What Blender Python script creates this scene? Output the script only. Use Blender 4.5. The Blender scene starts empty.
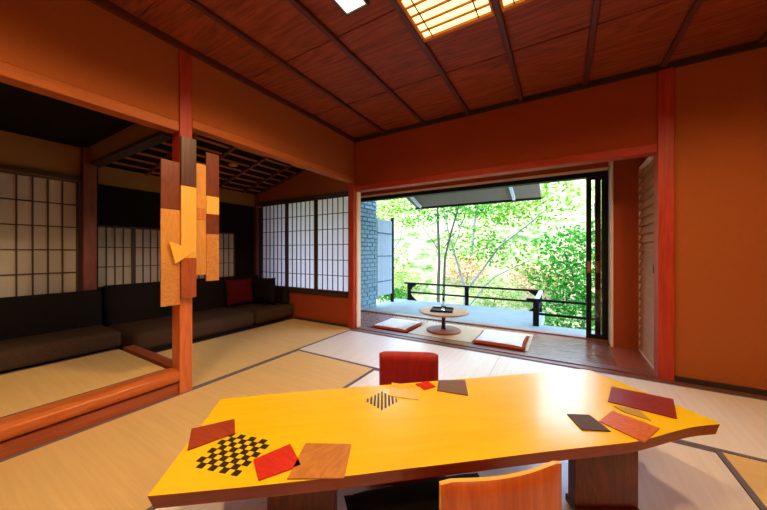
import bpy, bmesh, math, random
from mathutils import Vector, Matrix
random.seed(7)
SC = bpy.context.scene
COL = SC.collection
PI = math.pi

# ------------------------------------------------------------------ materials
def nt(name):
    m = bpy.data.materials.new(name); m.use_nodes = True
    t = m.node_tree; b = t.nodes['Principled BSDF']
    return m, t, b
def plain(name, col, rough=.6, metal=0, spec=.5, bump=0, bscale=200, noise=0, nscale=30):
    m, t, b = nt(name)
    b.inputs['Base Color'].default_value = (*col, 1); b.inputs['Roughness'].default_value = rough
    b.inputs['Metallic'].default_value = metal; b.inputs['Specular IOR Level'].default_value = spec if rough < .85 else .08
    tc = t.nodes.new('ShaderNodeTexCoord')
    if noise:
        n = t.nodes.new('ShaderNodeTexNoise'); n.inputs['Scale'].default_value = nscale; n.inputs['Detail'].default_value = 4
        t.links.new(tc.outputs['Object'], n.inputs['Vector'])
        r = t.nodes.new('ShaderNodeValToRGB')
        r.color_ramp.elements[0].position = .3; r.color_ramp.elements[1].position = .7
        r.color_ramp.elements[0].color = (*[c*(1-noise) for c in col], 1); r.color_ramp.elements[1].color = (*[min(1, c*(1+noise)) for c in col], 1)
        t.links.new(n.outputs['Fac'], r.inputs['Fac']); t.links.new(r.outputs['Color'], b.inputs['Base Color'])
    if bump:
        n = t.nodes.new('ShaderNodeTexNoise'); n.inputs['Scale'].default_value = bscale
        t.links.new(tc.outputs['Object'], n.inputs['Vector'])
        bp = t.nodes.new('ShaderNodeBump'); bp.inputs['Strength'].default_value = bump; bp.inputs['Distance'].default_value = .002
        t.links.new(n.outputs['Fac'], bp.inputs['Height']); t.links.new(bp.outputs['Normal'], b.inputs['Normal'])
    return m
def wood(name, a, c, axis=0, scale=6, rough=.45, rotz=0, spec=.5, stretch=.08, dist=6, coat=0):
    """flowing grain running along the given axis"""
    m, t, b = nt(name)
    tc = t.nodes.new('ShaderNodeTexCoord'); mp = t.nodes.new('ShaderNodeMapping')
    s = [1, 1, 1]; s[axis] = stretch
    mp.inputs['Scale'].default_value = s
    if rotz:
        m0 = t.nodes.new('ShaderNodeMapping'); m0.inputs['Rotation'].default_value = (0, 0, rotz)
        t.links.new(tc.outputs['Object'], m0.inputs['Vector']); t.links.new(m0.outputs['Vector'], mp.inputs['Vector'])
    else: t.links.new(tc.outputs['Object'], mp.inputs['Vector'])
    n = t.nodes.new('ShaderNodeTexNoise'); n.inputs['Scale'].default_value = scale; n.inputs['Detail'].default_value = 3; n.inputs['Distortion'].default_value = .6
    t.links.new(mp.outputs['Vector'], n.inputs['Vector'])
    mu = t.nodes.new('ShaderNodeMath'); mu.operation = 'MULTIPLY'; mu.inputs[1].default_value = dist
    t.links.new(n.outputs['Fac'], mu.inputs[0])
    fr = t.nodes.new('ShaderNodeMath'); fr.operation = 'PINGPONG'; fr.inputs[1].default_value = .5
    t.links.new(mu.outputs[0], fr.inputs[0])
    n2 = t.nodes.new('ShaderNodeTexNoise'); n2.inputs['Scale'].default_value = scale*14; n2.inputs['Detail'].default_value = 2
    t.links.new(mp.outputs['Vector'], n2.inputs['Vector'])
    ad = t.nodes.new('ShaderNodeMath'); ad.operation = 'MULTIPLY_ADD'; ad.inputs[1].default_value = .7
    t.links.new(fr.outputs[0], ad.inputs[0]); 
    m2 = t.nodes.new('ShaderNodeMath'); m2.operation = 'MULTIPLY'; m2.inputs[1].default_value = .6
    t.links.new(n2.outputs['Fac'], m2.inputs[0]); t.links.new(m2.outputs[0], ad.inputs[2])
    r = t.nodes.new('ShaderNodeValToRGB')
    r.color_ramp.elements[0].position = .15; r.color_ramp.elements[1].position = .75
    r.color_ramp.elements[0].color = (*c, 1); r.color_ramp.elements[1].color = (*a, 1)
    t.links.new(ad.outputs[0], r.inputs['Fac']); t.links.new(r.outputs['Color'], b.inputs['Base Color'])
    b.inputs['Roughness'].default_value = rough; b.inputs['Specular IOR Level'].default_value = spec
    b.inputs['Coat Weight'].default_value = coat; b.inputs['Coat Roughness'].default_value = .15
    return m
def tatami(name, col, axis, rough):
    """woven rush: fine ridges running across the mat; axis = axis the stripes vary along"""
    m, t, b = nt(name)
    tc = t.nodes.new('ShaderNodeTexCoord')
    w = t.nodes.new('ShaderNodeTexWave'); w.bands_direction = 'XY'[axis]; w.inputs['Scale'].default_value = 22
    w.inputs['Distortion'].default_value = .3
    t.links.new(tc.outputs['Object'], w.inputs['Vector'])
    n = t.nodes.new('ShaderNodeTexNoise'); n.inputs['Scale'].default_value = 40
    mp = t.nodes.new('ShaderNodeMapping'); s = [1, 1, 1]; s[1-axis] = .05; mp.inputs['Scale'].default_value = s
    t.links.new(tc.outputs['Object'], mp.inputs['Vector']); t.links.new(mp.outputs['Vector'], n.inputs['Vector'])
    mx = t.nodes.new('ShaderNodeMix'); mx.data_type = 'RGBA'
    mx.inputs[6].default_value = (*[c*.86 for c in col], 1); mx.inputs[7].default_value = (*[min(1, c*1.1) for c in col], 1)
    t.links.new(n.outputs['Fac'], mx.inputs[0]); t.links.new(mx.outputs[2], b.inputs['Base Color'])
    bp = t.nodes.new('ShaderNodeBump'); bp.inputs['Strength'].default_value = .25; bp.inputs['Distance'].default_value = .001
    t.links.new(w.outputs['Fac'], bp.inputs['Height']); t.links.new(bp.outputs['Normal'], b.inputs['Normal'])
    b.inputs['Roughness'].default_value = rough
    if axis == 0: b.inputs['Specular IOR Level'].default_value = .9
    return m
def emis(name, col, s):
    m, t, b = nt(name)
    b.inputs['Base Color'].default_value = (*col, 1)
    b.inputs['Emission Color'].default_value = (*col, 1); b.inputs['Emission Strength'].default_value = s
    return m
def paper(name, col, trans):
    m, t, b = nt(name)
    t.nodes.remove(b); o = t.nodes['Material Output']
    d = t.nodes.new('ShaderNodeBsdfDiffuse'); d.inputs[0].default_value = (*col, 1)
    tr = t.nodes.new('ShaderNodeBsdfTranslucent'); tr.inputs[0].default_value = (*col, 1)
    mx = t.nodes.new('ShaderNodeMixShader'); mx.inputs[0].default_value = trans
    n = t.nodes.new('ShaderNodeTexNoise'); n.inputs['Scale'].default_value = 60
    r = t.nodes.new('ShaderNodeValToRGB'); r.color_ramp.elements[0].color = (*[c*.9 for c in col], 1); r.color_ramp.elements[1].color = (*col, 1)
    t.links.new(n.outputs['Fac'], r.inputs['Fac']); t.links.new(r.outputs['Color'], d.inputs[0]); t.links.new(r.outputs['Color'], tr.inputs[0])
    t.links.new(d.outputs[0], mx.inputs[1]); t.links.new(tr.outputs[0], mx.inputs[2]); t.links.new(mx.outputs[0], o.inputs[0])
    return m
def leafmat(name, a, c, scale=1.3):
    m, t, b = nt(name)
    t.nodes.remove(b); o = t.nodes['Material Output']
    g = t.nodes.new('ShaderNodeNewGeometry')
    r = t.nodes.new('ShaderNodeValToRGB'); r.color_ramp.elements[0].color = (*c, 1); r.color_ramp.elements[1].color = (*a, 1)
    t.links.new(g.outputs['Random Per Island'], r.inputs['Fac'])
    d = t.nodes.new('ShaderNodeBsdfDiffuse'); tr = t.nodes.new('ShaderNodeBsdfTranslucent')
    t.links.new(r.outputs['Color'], d.inputs[0]); t.links.new(r.outputs['Color'], tr.inputs[0])
    mx = t.nodes.new('ShaderNodeMixShader'); mx.inputs[0].default_value = .5
    t.links.new(d.outputs[0], mx.inputs[1]); t.links.new(tr.outputs[0], mx.inputs[2]); t.links.new(mx.outputs[0], o.inputs[0])
    return m

M = {}
M['plaster'] = plain('plaster_orange', (.35, .095, .024), .9, bump=.25, bscale=260, noise=.05, nscale=90)
M['plaster_red'] = plain('plaster_red', (.32, .060, .020), .9, bump=.2, noise=.04, nscale=90)
M['plaster_beige'] = plain('plaster_beige', (.25, .125, .045), .9, bump=.2)
M['dark_and_shade'] = plain('dark_and_shade', (.010, .008, .007), .9)
M['post_red'] = wood('post_red', (.46, .045, .015), (.28, .025, .01), 2, 10, .45, spec=.25)
M['post_lit_tone'] = wood('post_lit_tone', (.72, .20, .05), (.5, .11, .03), 2, 10, .32)  # lower half of the square post: downlight painted as lighter orange
M['post_dark'] = wood('post_dark', (.17, .035, .02), (.08, .02, .012), 2, 10, .5)
M['lintel'] = wood('lintel_wood', (.42, .11, .022), (.32, .08, .015), 1, 12, .55, spec=.2)
M['lintel_x'] = wood('lintel_wood_red', (.40, .04, .015), (.3, .028, .01), 0, 12, .55, spec=.2)
M['dark'] = wood('dark_trim', (.04, .024, .018), (.02, .013, .01), 0, 8, .5)
M['black'] = plain('black_frame', (.008, .008, .008), .6, spec=.15)
M['ceil'] = wood('ceiling_cedar', (.31, .058, .014), (.12, .018, .005), 0, 5, .55, stretch=.10, dist=11, spec=.25)
M['rib'] = wood('ceiling_rib', (.12, .028, .014), (.07, .016, .01), 1, 12, .5, spec=.3)
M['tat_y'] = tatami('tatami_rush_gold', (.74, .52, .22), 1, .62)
M['tat_x'] = tatami('tatami_rush_daylit', (.88, .86, .80), 0, .27)  # whitening by window daylight is put into this rush colour
M['heri'] = plain('border_grey_cloth', (.16, .145, .19), .9, bump=.2, bscale=500)
M['sill'] = wood('sill_wood', (.24, .085, .05), (.12, .045, .03), 0, 10, .35)
M['eng'] = wood('engawa_board', (.24, .075, .035), (.12, .035, .018), 0, 8, .24, spec=.4)
M['engmat'] = wood('engawa_pale_board', (.50, .33, .15), (.42, .27, .12), 0, 10, .38, spec=.5)
M['engstep'] = wood('engawa_red_board', (.34, .08, .04), (.2, .05, .03), 0, 8, .3)
M['deck'] = plain('deck_grey', (.15, .20, .18), .8, noise=.08, nscale=6)
M['tile'] = plain('tile_blue_grey', (.10, .19, .22), .45, noise=.2, nscale=9)
M['grout'] = plain('grout', (.06, .09, .10), .9)
M['fence'] = wood('fence_board', (.30, .36, .38), (.20, .26, .28), 2, 20, .7)
M['rail'] = plain('rail_dark', (.008, .007, .006), .9)
M['eave'] = plain('eave_grey', (.13, .105, .07), .88, noise=.05, nscale=8)
M['eavebeam'] = plain('eave_beam_white', (.36, .40, .37), .7)
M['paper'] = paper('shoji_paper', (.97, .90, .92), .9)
M['paper_dim'] = paper('shoji_paper_dim', (.52, .49, .44), .12)  # faint backlight put into a greyer, less translucent paper
M['lattice'] = plain('lattice_wood', (.05, .022, .014), .5)
M['louver'] = wood('louver_wood', (.42, .16, .045), (.30, .10, .025), 1, 8, .6)
M['jamb'] = plain('jamb_pale', (.75, .55, .36), .5)
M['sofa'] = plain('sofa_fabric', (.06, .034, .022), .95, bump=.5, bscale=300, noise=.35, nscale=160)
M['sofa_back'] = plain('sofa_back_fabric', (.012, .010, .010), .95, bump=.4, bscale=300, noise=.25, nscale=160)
M['redcush'] = plain('red_cushion', (.085, .006, .009), .9, bump=.4)
M['step'] = wood('step_log', (.60, .17, .03), (.42, .09, .016), 1, 9, .35, coat=.1)
M['stepred'] = wood('step_riser', (.42, .10, .035), (.28, .06, .02), 1, 9, .35)
TA = math.atan2(1.32, 1.53)
M['table'] = wood('table_top_wood', (.90, .64, .012), (.86, .56, .008), 0, 3, .26, rotz=-TA, stretch=.16, dist=7, coat=.3)
M['tedge'] = wood('table_edge_wood', (.28, .035, .01), (.16, .02, .007), 0, 9, .35, rotz=-TA)
M['tleg'] = wood('table_leg_wood', (.17, .03, .012), (.07, .012, .006), 2, 9, .35, stretch=.15, dist=9)
M['chair'] = wood('chair_ply_orange', (.70, .17, .035), (.48, .09, .02), 2, 7, .35, stretch=.12)
M['chairred'] = wood('chair_ply_red', (.46, .02, .02), (.30, .012, .014), 2, 9, .4, stretch=.1)
M['plyedge'] = plain('ply_edge', (.88, .50, .08), .35, noise=.05)
M['blackcush'] = plain('black_cushion', (.018, .017, .016), .9, bump=.4)
M['inlay'] = plain('inlay_ebony', (.025, .016, .012), .4)
M['wenge'] = wood('wenge', (.11, .035, .022), (.05, .018, .012), 2, 12, .4)
def bw(n, a, c, ax=0, st=.15, d=8, sc=14, r=.35): M[n] = wood(n, a, c, ax, sc, r, stretch=st, dist=d)
bw('b_dred', (.42, .055, .02), (.22, .03, .014)); bw('b_red', (.70, .035, .015), (.5, .02, .01))
bw('b_burl', (.60, .26, .06), (.42, .15, .03), 1, .5, 9, 7); bw('b_yel', (.90, .58, .04), (.84, .50, .03))
bw('b_brown', (.24, .10, .06), (.13, .05, .03)); bw('b_plum', (.30, .03, .02), (.15, .015, .012), 0, .3, 9)
bw('b_orange', (.66, .18, .045), (.42, .09, .02), 0, .4, 12, 12); bw('b_olive', (.50, .33, .06), (.38, .24, .04))
bw('b_slate', (.10, .06, .045), (.05, .03, .022), r=.6)
bw('s_dark', (.20, .045, .02), (.11, .025, .012), 2); bw('s_light', (.88, .50, .11), (.80, .42, .07), 2)
bw('s_tan', (.66, .32, .08), (.55, .24, .05), 2); bw('s_red', (.42, .10, .03), (.28, .06, .02), 2)
bw('s_orange', (.62, .22, .05), (.5, .16, .035), 2); bw('s_burl', (.66, .30, .08), (.45, .17, .04), 1, .6, 10, 10)
M['cushtop'] = plain('cushion_silver', (.70, .78, .82), .6, noise=.12, nscale=14)
M['cushside'] = plain('cushion_orange', (.36, .07, .02), .9, noise=.2, nscale=30)
M['rtop'] = wood('round_table_top', (.50, .29, .11), (.38, .2, .07), 0, 9, .5)
M['rbase'] = wood('round_table_base', (.30, .09, .035), (.2, .055, .02), 0, 9, .6)
M['bark'] = wood('bark', (.035, .028, .022), (.015, .012, .01), 2, 20, .9)
M['barkpale'] = wood('bark_pale', (.14, .14, .13), (.07, .07, .07), 2, 20, .9)
g, t_, b_ = nt('glass'); b_.inputs['Transmission Weight'].default_value = 1; b_.inputs['Roughness'].default_value = .02; b_.inputs['Base Color'].default_value = (.95, 1, 1, 1); M['glass'] = g
M['leaf_y'] = leafmat('leaf_yellow_green', (.16, .30, .02), (.04, .14, .01))
M['leaf_g'] = leafmat('leaf_green', (.06, .26, .025), (.01, .08, .01))
M['leaf_p'] = leafmat('leaf_pale', (.42, .44, .14), (.16, .28, .06))
M['leaf_d'] = leafmat('leaf_deep', (.08, .34, .08), (.03, .17, .04))
M['leaf_o'] = leafmat('leaf_orange', (.50, .24, .12), (.32, .26, .10))
M['lamp'] = emis('lamp_paper', (1.0, .76, .34), 1.9)
M['lampw'] = emis('lamp_white', (1.0, .82, .60), 2.0)
M['lampframe'] = plain('lamp_frame_wood', (.55, .20, .05), .9)
M['lampdark'] = plain('lamp_frame_dark', (.06, .03, .02), .5)

# hillside
h, t_, b_ = nt('hillside'); 
tc = t_.nodes.new('ShaderNodeTexCoord'); n_ = t_.nodes.new('ShaderNodeTexNoise'); n_.inputs['Scale'].default_value = 1.6; n_.inputs['Detail'].default_value = 8; n_.inputs['Roughness'].default_value = .75
r_ = t_.nodes.new('ShaderNodeValToRGB')
for p, c in ((.30, (.01, .045, .008)), (.42, (.07, .13, .03)), (.52, (.26, .21, .12)), (.60, (.09, .20, .05)), (.72, (.34, .22, .17))):
    e = r_.color_ramp.elements.new(p); e.color = (*c, 1)
r_.color_ramp.elements.remove(r_.color_ramp.elements[0])
t_.links.new(tc.outputs['Object'], n_.inputs['Vector']); t_.links.new(n_.outputs['Fac'], r_.inputs['Fac']); t_.links.new(r_.outputs['Color'], b_.inputs['Base Color'])
b_.inputs['Roughness'].default_value = 1; b_.inputs['Specular IOR Level'].default_value = 0
M['hill'] = h

# ------------------------------------------------------------------ mesh helpers
def box(bm, x0, x1, y0, y1, z0, z1, mi=0):
    v = [bm.verts.new((x, y, z)) for z in (z0, z1) for (x, y) in ((x0, y0), (x1, y0), (x1, y1), (x0, y1))]
    fs = [bm.faces.new([v[i] for i in f]) for f in ((3, 2, 1, 0), (4, 5, 6, 7), (0, 1, 5, 4), (1, 2, 6, 5), (2, 3, 7, 6), (3, 0, 4, 7))]
    for f in fs: f.material_index = mi
    return v
def prism(bm, pts, z0, z1, top=0, side=0, taper=None):
    lo = [bm.verts.new((*(taper[i] if taper else p), z0)) for i, p in enumerate(pts)]
    hi = [bm.verts.new((*p, z1)) for p in pts]
    n = len(pts); fs = []
    f = bm.faces.new(hi); f.material_index = top; fs.append(f)
    f = bm.faces.new(lo[::-1]); f.material_index = side; fs.append(f)
    for i in range(n):
        f = bm.faces.new((lo[i], lo[(i+1) % n], hi[(i+1) % n], hi[i])); f.material_index = side
    bmesh.ops.recalc_face_normals(bm, faces=bm.faces[:])
def lathe(bm, prof, n=40, cx=0, cy=0):
    rings = []
    for r, z in prof:
        rings.append([bm.verts.new((cx+r*math.cos(2*PI*i/n), cy+r*math.sin(2*PI*i/n), z)) for i in range(n)])
    for a, b in zip(rings, rings[1:]):
        for i in range(n): bm.faces.new((a[i], a[(i+1) % n], b[(i+1) % n], b[i]))
    bm.faces.new(rings[0][::-1]); bm.faces.new(rings[-1])
def tube(bm, pts, rads, n=7):
    rings = []
    for i, p in enumerate(pts):
        p = Vector(p); d = (Vector(pts[min(i+1, len(pts)-1)])-Vector(pts[max(i-1, 0)])).normalized()
        u = d.orthogonal().normalized() if i == 0 else (u-d*u.dot(d)).normalized()
        w = d.cross(u)
        rings.append([bm.verts.new(p+(u*math.cos(2*PI*k/n)+w*math.sin(2*PI*k/n))*rads[i]) for k in range(n)])
    for a, b in zip(rings, rings[1:]):
        for k in range(n): bm.faces.new((a[k], a[(k+1) % n], b[(k+1) % n], b[k]))
    bm.faces.new(rings[0][::-1]); bm.faces.new(rings[-1])
def rbox(x0, x1, y0, y1, z0, z1, r=.03, seg=3, puff=0):
    bm = bmesh.new(); box(bm, x0, x1, y0, y1, z0, z1)
    bmesh.ops.bevel(bm, geom=bm.edges[:], offset=r, segments=seg, profile=.5, affect='EDGES')
    return bm
def obj(name, bm, mats, parent=None, smooth=False, kind=None, bevel=0, loc=None):
    me = bpy.data.meshes.new(name)
    bmesh.ops.recalc_face_normals(bm, faces=bm.faces[:])
    if smooth:
        for f in bm.faces: f.smooth = True
    bm.to_mesh(me); bm.free()
    if not isinstance(mats, (list, tuple)): mats = [mats]
    for m in mats: me.materials.append(M[m])
    o = bpy.data.objects.new(name, me); COL.objects.link(o)
    if parent: o.parent = parent
    if loc: o.location = loc
    if kind: o['kind'] = kind
    if bevel:
        md = o.modifiers.new('bevel', 'BEVEL'); md.width = bevel; md.segments = 2; md.limit_method = 'ANGLE'
    return o
def B(*boxes):
    bm = bmesh.new()
    for b in boxes: box(bm, *b)
    return bm
def struct(name, bm, mats, parent=None, **k): return obj(name, bm, mats, parent, kind=None if parent else 'structure', **k)
def thing(name, label, cat, loc=(0, 0, 0), rz=0, group=None):
    o = bpy.data.objects.new(name, None); COL.objects.link(o); o.empty_display_size = .1
    o.location = loc; o.rotation_euler = (0, 0, rz); o['label'] = label; o['category'] = cat
    if group: o['group'] = group
    return o
def tag(o, label, cat, group=None):
    o['label'] = label; o['category'] = cat
    if group: o['group'] = group
    return o
def dup(o, parent=None):
    c = o.copy(); COL.objects.link(c); c.parent = parent
    for ch in list(o.children): dup(ch, c)
    return c

XL, YB, ZC = -2.44, 3.32, 2.605      # left wall plane, window wall plane, ceiling height
XR, YF = 2.2, -1.6

# ------------------------------------------------------------------ shell
struct('ceiling', B((-5.6, XR+.3, YF-.3, 4.46, 2.76, 2.82)), 'dark')  # unseen roof slab, added to stop sun and sky leaking in
struct('floor', B((-5.0, XR+.1, YF-.1, YB, -.12, -.03)), 'dark')
struct('wall_right', B((XR, XR+.1, YF, YB, -.03, ZC)), 'plaster')
struct('wall_front', B((-4.7, XR+.1, YF-.1, YF, -.03, ZC)), 'plaster')
# ceiling boards of the main room, with lapped seams
bm = bmesh.new(); y = YF; k = 0
while y < YB-.001:
    y1 = min(y+.41, YB)
    bm2 = box(bm, XL, XR, y, y1-.003, ZC+.006*(k % 2), ZC+.03); y = y1; k += 1
struct('ceiling', bm, 'ceil')
struct('ceiling', B((-2.6, XR+.1, YF-.1, YB+.1, ZC+.04, ZC+.12)), 'dark')
for i, x in enumerate((-1.95, -1.41, -.88, -.345, .19, .725, 1.26, 1.8)):
    struct('trim_%d' % (i+1), B((x-.02, x+.02, YF, YB-.036, ZC-.03, ZC-.001)), 'rib', bevel=.006)
struct('trim_9', B((XL, XR, YB-.035, YB-.001, ZC-.045, ZC-.001)), 'dark')
struct('trim_10', B((XL, XL+.03, YF, YB-.036, ZC-.045, ZC-.001)), 'rib')
# window wall: transom band, lintel, wall right of the post
struct('wall_window_side', B((XL, .691, YB, YB+.09, 1.96, ZC)), 'plaster_red')
struct('trim_11', B((XL, .691, YB-.02, YB+.11, 1.885, 1.958)), 'lintel_x', bevel=.004)
struct('wall_window_side', B((.7945, XR, YB, YB+.09, .035, ZC)), 'plaster')
struct('baseboard_window_side', B((.80, XR, YB-.02, YB+.09, -.03, .034)), 'dark')
struct('trim_12', B((.692, .794, YB-.03, YB+.11, -.03, ZC-.046)), 'post_red', bevel=.006)
struct('trim_13', B((XL-.085, XL-.001, YB-.04, YB+.10, -.03, ZC-.046)), 'post_red', bevel=.006)
struct('trim_14', B((XL, XL+.022, YB+.02, YB+.10, .0, 1.884)), 'jamb')  # pale strip paints the lit edge beside the corner post
# left wall: two plaster fields over the lintels, post between them
PY0, PY1 = 1.115, 1.205
struct('wall_left', B((XL-.09, XL, YF, PY0-.001, 2.02, ZC)), 'plaster')
struct('trim_15', B((XL-.10, XL+.008, YF, PY0-.001, 1.945, 2.018)), 'lintel', bevel=.006)
struct('wall_left', B((XL-.09, XL, PY1+.001, YB-.041, 2.075, ZC)), 'plaster')
struct('trim_16', B((XL-.10, XL+.008, PY1+.001, YB-.041, 2.005, 2.073)), 'lintel', bevel=.006)
struct('trim_17', B((XL-.105, XL+.012, PY0, PY1, -.03, 1.30)), 'post_lit_tone', bevel=.005)
struct('trim_18', B((XL-.105, XL+.012, PY0, PY1, 1.30, ZC-.046)), 'post_red', bevel=.005)
struct('wall_left', B((XL-.11, XL, YF, -1.3, -.03, 1.94)), 'plaster')

# ------------------------------------------------------------------ tatami mats
def mat(x0, x1, y0, y1, axis, label, z=-.005):
    """axis 0: long along x, 1: long along y; cloth borders on the long sides"""
    cx, cy = (x0+x1)/2, (y0+y1)/2; w, d = (x1-x0)/2-.002, (y1-y0)/2-.002
    t = thing('tatami_mat', label, 'tatami mat', (cx, cy, z-.025), 0, 'tatami mats of the floor')
    obj('rush_surface', B((-w, w, -d, d, 0, .025)), 'tat_x' if axis == 0 else 'tat_y', t)
    for s in (-1, 1):
        if axis == 0: bx = (-w-.0005, w+.0005, min(s*d, s*(d-.026)), max(s*d, s*(d-.026)), .001, .0265)
        else: bx = (min(s*w, s*(w-.026)), max(s*w, s*(w-.026)), -d-.0005, d+.0005, .001, .0265)
        obj('border', B(bx), 'heri', t)
Y1 = 2.262; Y2 = 3.225
mat(XL+.0, -.53, Y1, Y2, 0, 'daylight-toned pale tatami mat along the veranda sill, touching the left corner post')
mat(-.53, 1.38, Y1, Y2, 0, 'daylight-toned, pale to golden tatami mat along the veranda sill, ending under the plain right wall')
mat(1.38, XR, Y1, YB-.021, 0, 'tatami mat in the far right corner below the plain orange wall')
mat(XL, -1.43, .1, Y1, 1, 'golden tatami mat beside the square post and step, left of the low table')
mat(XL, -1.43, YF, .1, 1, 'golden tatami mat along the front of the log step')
mat(-1.43, .70, 1.25, Y1, 0, 'daylight-toned pale tatami mat under the red chair and back edge of the low table')
mat(-1.43, .70, .25, 1.25, 0, 'daylight-toned pale tatami mat under the low table and near chair')
mat(-1.43, .70, YF, .25, 0, 'daylight-toned pale tatami mat in front of the near chair')
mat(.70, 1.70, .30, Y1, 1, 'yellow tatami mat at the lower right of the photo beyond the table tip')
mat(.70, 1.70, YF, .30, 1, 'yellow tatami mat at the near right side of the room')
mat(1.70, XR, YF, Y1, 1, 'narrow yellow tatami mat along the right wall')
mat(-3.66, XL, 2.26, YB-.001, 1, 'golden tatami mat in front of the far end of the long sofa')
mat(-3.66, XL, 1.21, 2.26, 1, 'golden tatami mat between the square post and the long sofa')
struct('floor', B((XL, .685, Y2+.001, YB-.021, -.03, 0), (.685, 1.379, Y2+.001, YB-.031, -.03, 0)), 'sill')
struct('trim_19', B((XL, .685, YB-.0205, YB+.10, -.03, .008)), 'sill')

# ------------------------------------------------------------------ raised platform, left
SX = -3.45
struct('floor', B((-4.15, XL-.09, YF, 1.11, -.03, .140)), 'dark')
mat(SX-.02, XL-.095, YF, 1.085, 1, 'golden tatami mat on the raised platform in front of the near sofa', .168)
bm = bmesh.new()
prof = [(XL-.095, .085), (XL+.0, .085), (XL+.022, .1), (XL+.03, .125), (XL+.022, .155), (XL-.005, .174), (XL-.05, .178), (XL-.095, .176)]
a = [bm.verts.new((x, YF, z)) for x, z in prof]; b = [bm.verts.new((x, PY0-.002, z)) for x, z in prof]
bm.faces.new(a[::-1]); bm.faces.new(b)
for i in range(len(prof)): bm.faces.new((a[i], a[(i+1) % 8], b[(i+1) % 8], b[i]))
struct('trim_20', bm, 'step', bevel=.006)
struct('trim_21', B((XL-.09, XL-.0, YF, PY0-.002, -.03, .075)), 'stepred', bevel=.004)
struct('trim_22', B((-3.46, XL-.106, 1.112, 1.20, -.03, .176)), 'stepred', bevel=.005)

# ------------------------------------------------------------------ alcove walls
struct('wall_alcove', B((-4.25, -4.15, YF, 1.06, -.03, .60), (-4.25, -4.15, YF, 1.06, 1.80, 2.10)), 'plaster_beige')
struct('ceiling', B((-4.25, XL-.091, YF, 1.04, 2.10, 2.14)), 'dark_and_shade')
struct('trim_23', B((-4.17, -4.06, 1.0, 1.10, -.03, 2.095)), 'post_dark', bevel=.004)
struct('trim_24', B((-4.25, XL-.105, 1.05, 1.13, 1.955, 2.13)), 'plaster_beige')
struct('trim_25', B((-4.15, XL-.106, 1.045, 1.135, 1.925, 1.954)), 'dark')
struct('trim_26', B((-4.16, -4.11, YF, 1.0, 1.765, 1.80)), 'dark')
struct('wall_alcove', B((-4.66, -4.17, 1.101, 1.14, -.03, 2.5)), 'dark_and_shade')
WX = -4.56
struct('wall_alcove', B((WX-.1, WX, 1.14, YB+.1, -.03, .62), (WX-.1, WX, 1.14, YB+.1, 1.36, 1.83), (WX-.1, WX, 2.93, YB+.1, .62, 1.36)), 'dark_and_shade')  # near-black panels paint the shade of the recess and closet opening
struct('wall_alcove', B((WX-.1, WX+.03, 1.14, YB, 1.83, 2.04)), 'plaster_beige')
struct('wall_alcove', B((WX-.1, WX, 1.14, YB, 2.04, 2.3)), 'dark_and_shade')
# window wall continued into the alcove
ZS0, ZS1 = .44, 1.87
bm = bmesh.new()
for z0, z1a, z1b in ((-.03, ZS0-.03, ZS0-.03),): box(bm, WX, XL-.086, YB, YB+.09, z0, z1a)
struct('wall_window_side', bm, 'plaster_red')
bm = bmesh.new(); box(bm, WX, XL-.086, YB, YB+.09, ZS1+.035, 2.6)
struct('wall_window_side', bm, 'plaster')
struct('baseboard_window_side', B((-3.62, XL-.086, YB-.015, YB, -.005, .03)), 'dark')
struct('trim_27', B((WX, XL-.086, YB-.025, YB+.09, ZS0-.03, ZS0+.012)), 'lattice')
struct('trim_28', B((WX, XL-.086, YB-.025, YB+.09, ZS1-.005, ZS1+.035)), 'lattice')
struct('trim_29', B((WX, WX+.08, YB-.07, YB-.026, -.03, 2.04)), 'post_dark')
# sloping lattice ceiling of the alcove
bm = bmesh.new()
def zs(x): return 2.05+(x-WX)*(2.56-2.05)/(XL-WX)
def slab(bm, x0, x1, y0, y1, dz0, dz1):
    v = [bm.verts.new((x, y, zs(x)+d)) for d in (dz0, dz1) for x, y in ((x0, y0), (x1, y0), (x1, y1), (x0, y1))]
    for f in ((3, 2, 1, 0), (4, 5, 6, 7), (0, 1, 5, 4), (1, 2, 6, 5), (2, 3, 7, 6), (3, 0, 4, 7)): bm.faces.new([v[i] for i in f])
slab(bm, WX-.1, XL-.09, 1.1, YB, .0, .05); struct('ceiling', bm, 'dark_and_shade')
for i, y in enumerate((1.25, 1.70, 2.15, 2.60, 3.02, 3.29)):
    bm = bmesh.new(); slab(bm, WX, XL-.11, y-.014, y+.014, -.038, -.012); struct('trim_%d' % (30+i), bm, 'post_dark')
bm = bmesh.new(); ys = [1.14, 1.25, 1.70, 2.15, 2.60, 3.02, 3.29]; k = 0
for a, b in zip(ys, ys[1:]):
    x = WX+.08+(.06 if k % 2 else 0); k += 1
    while x < XL-.15: slab(bm, x, x+.022, a+.015, b-.015, -.016, -.001); x += .17
struct('trim_36', bm, 'lintel')

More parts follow.
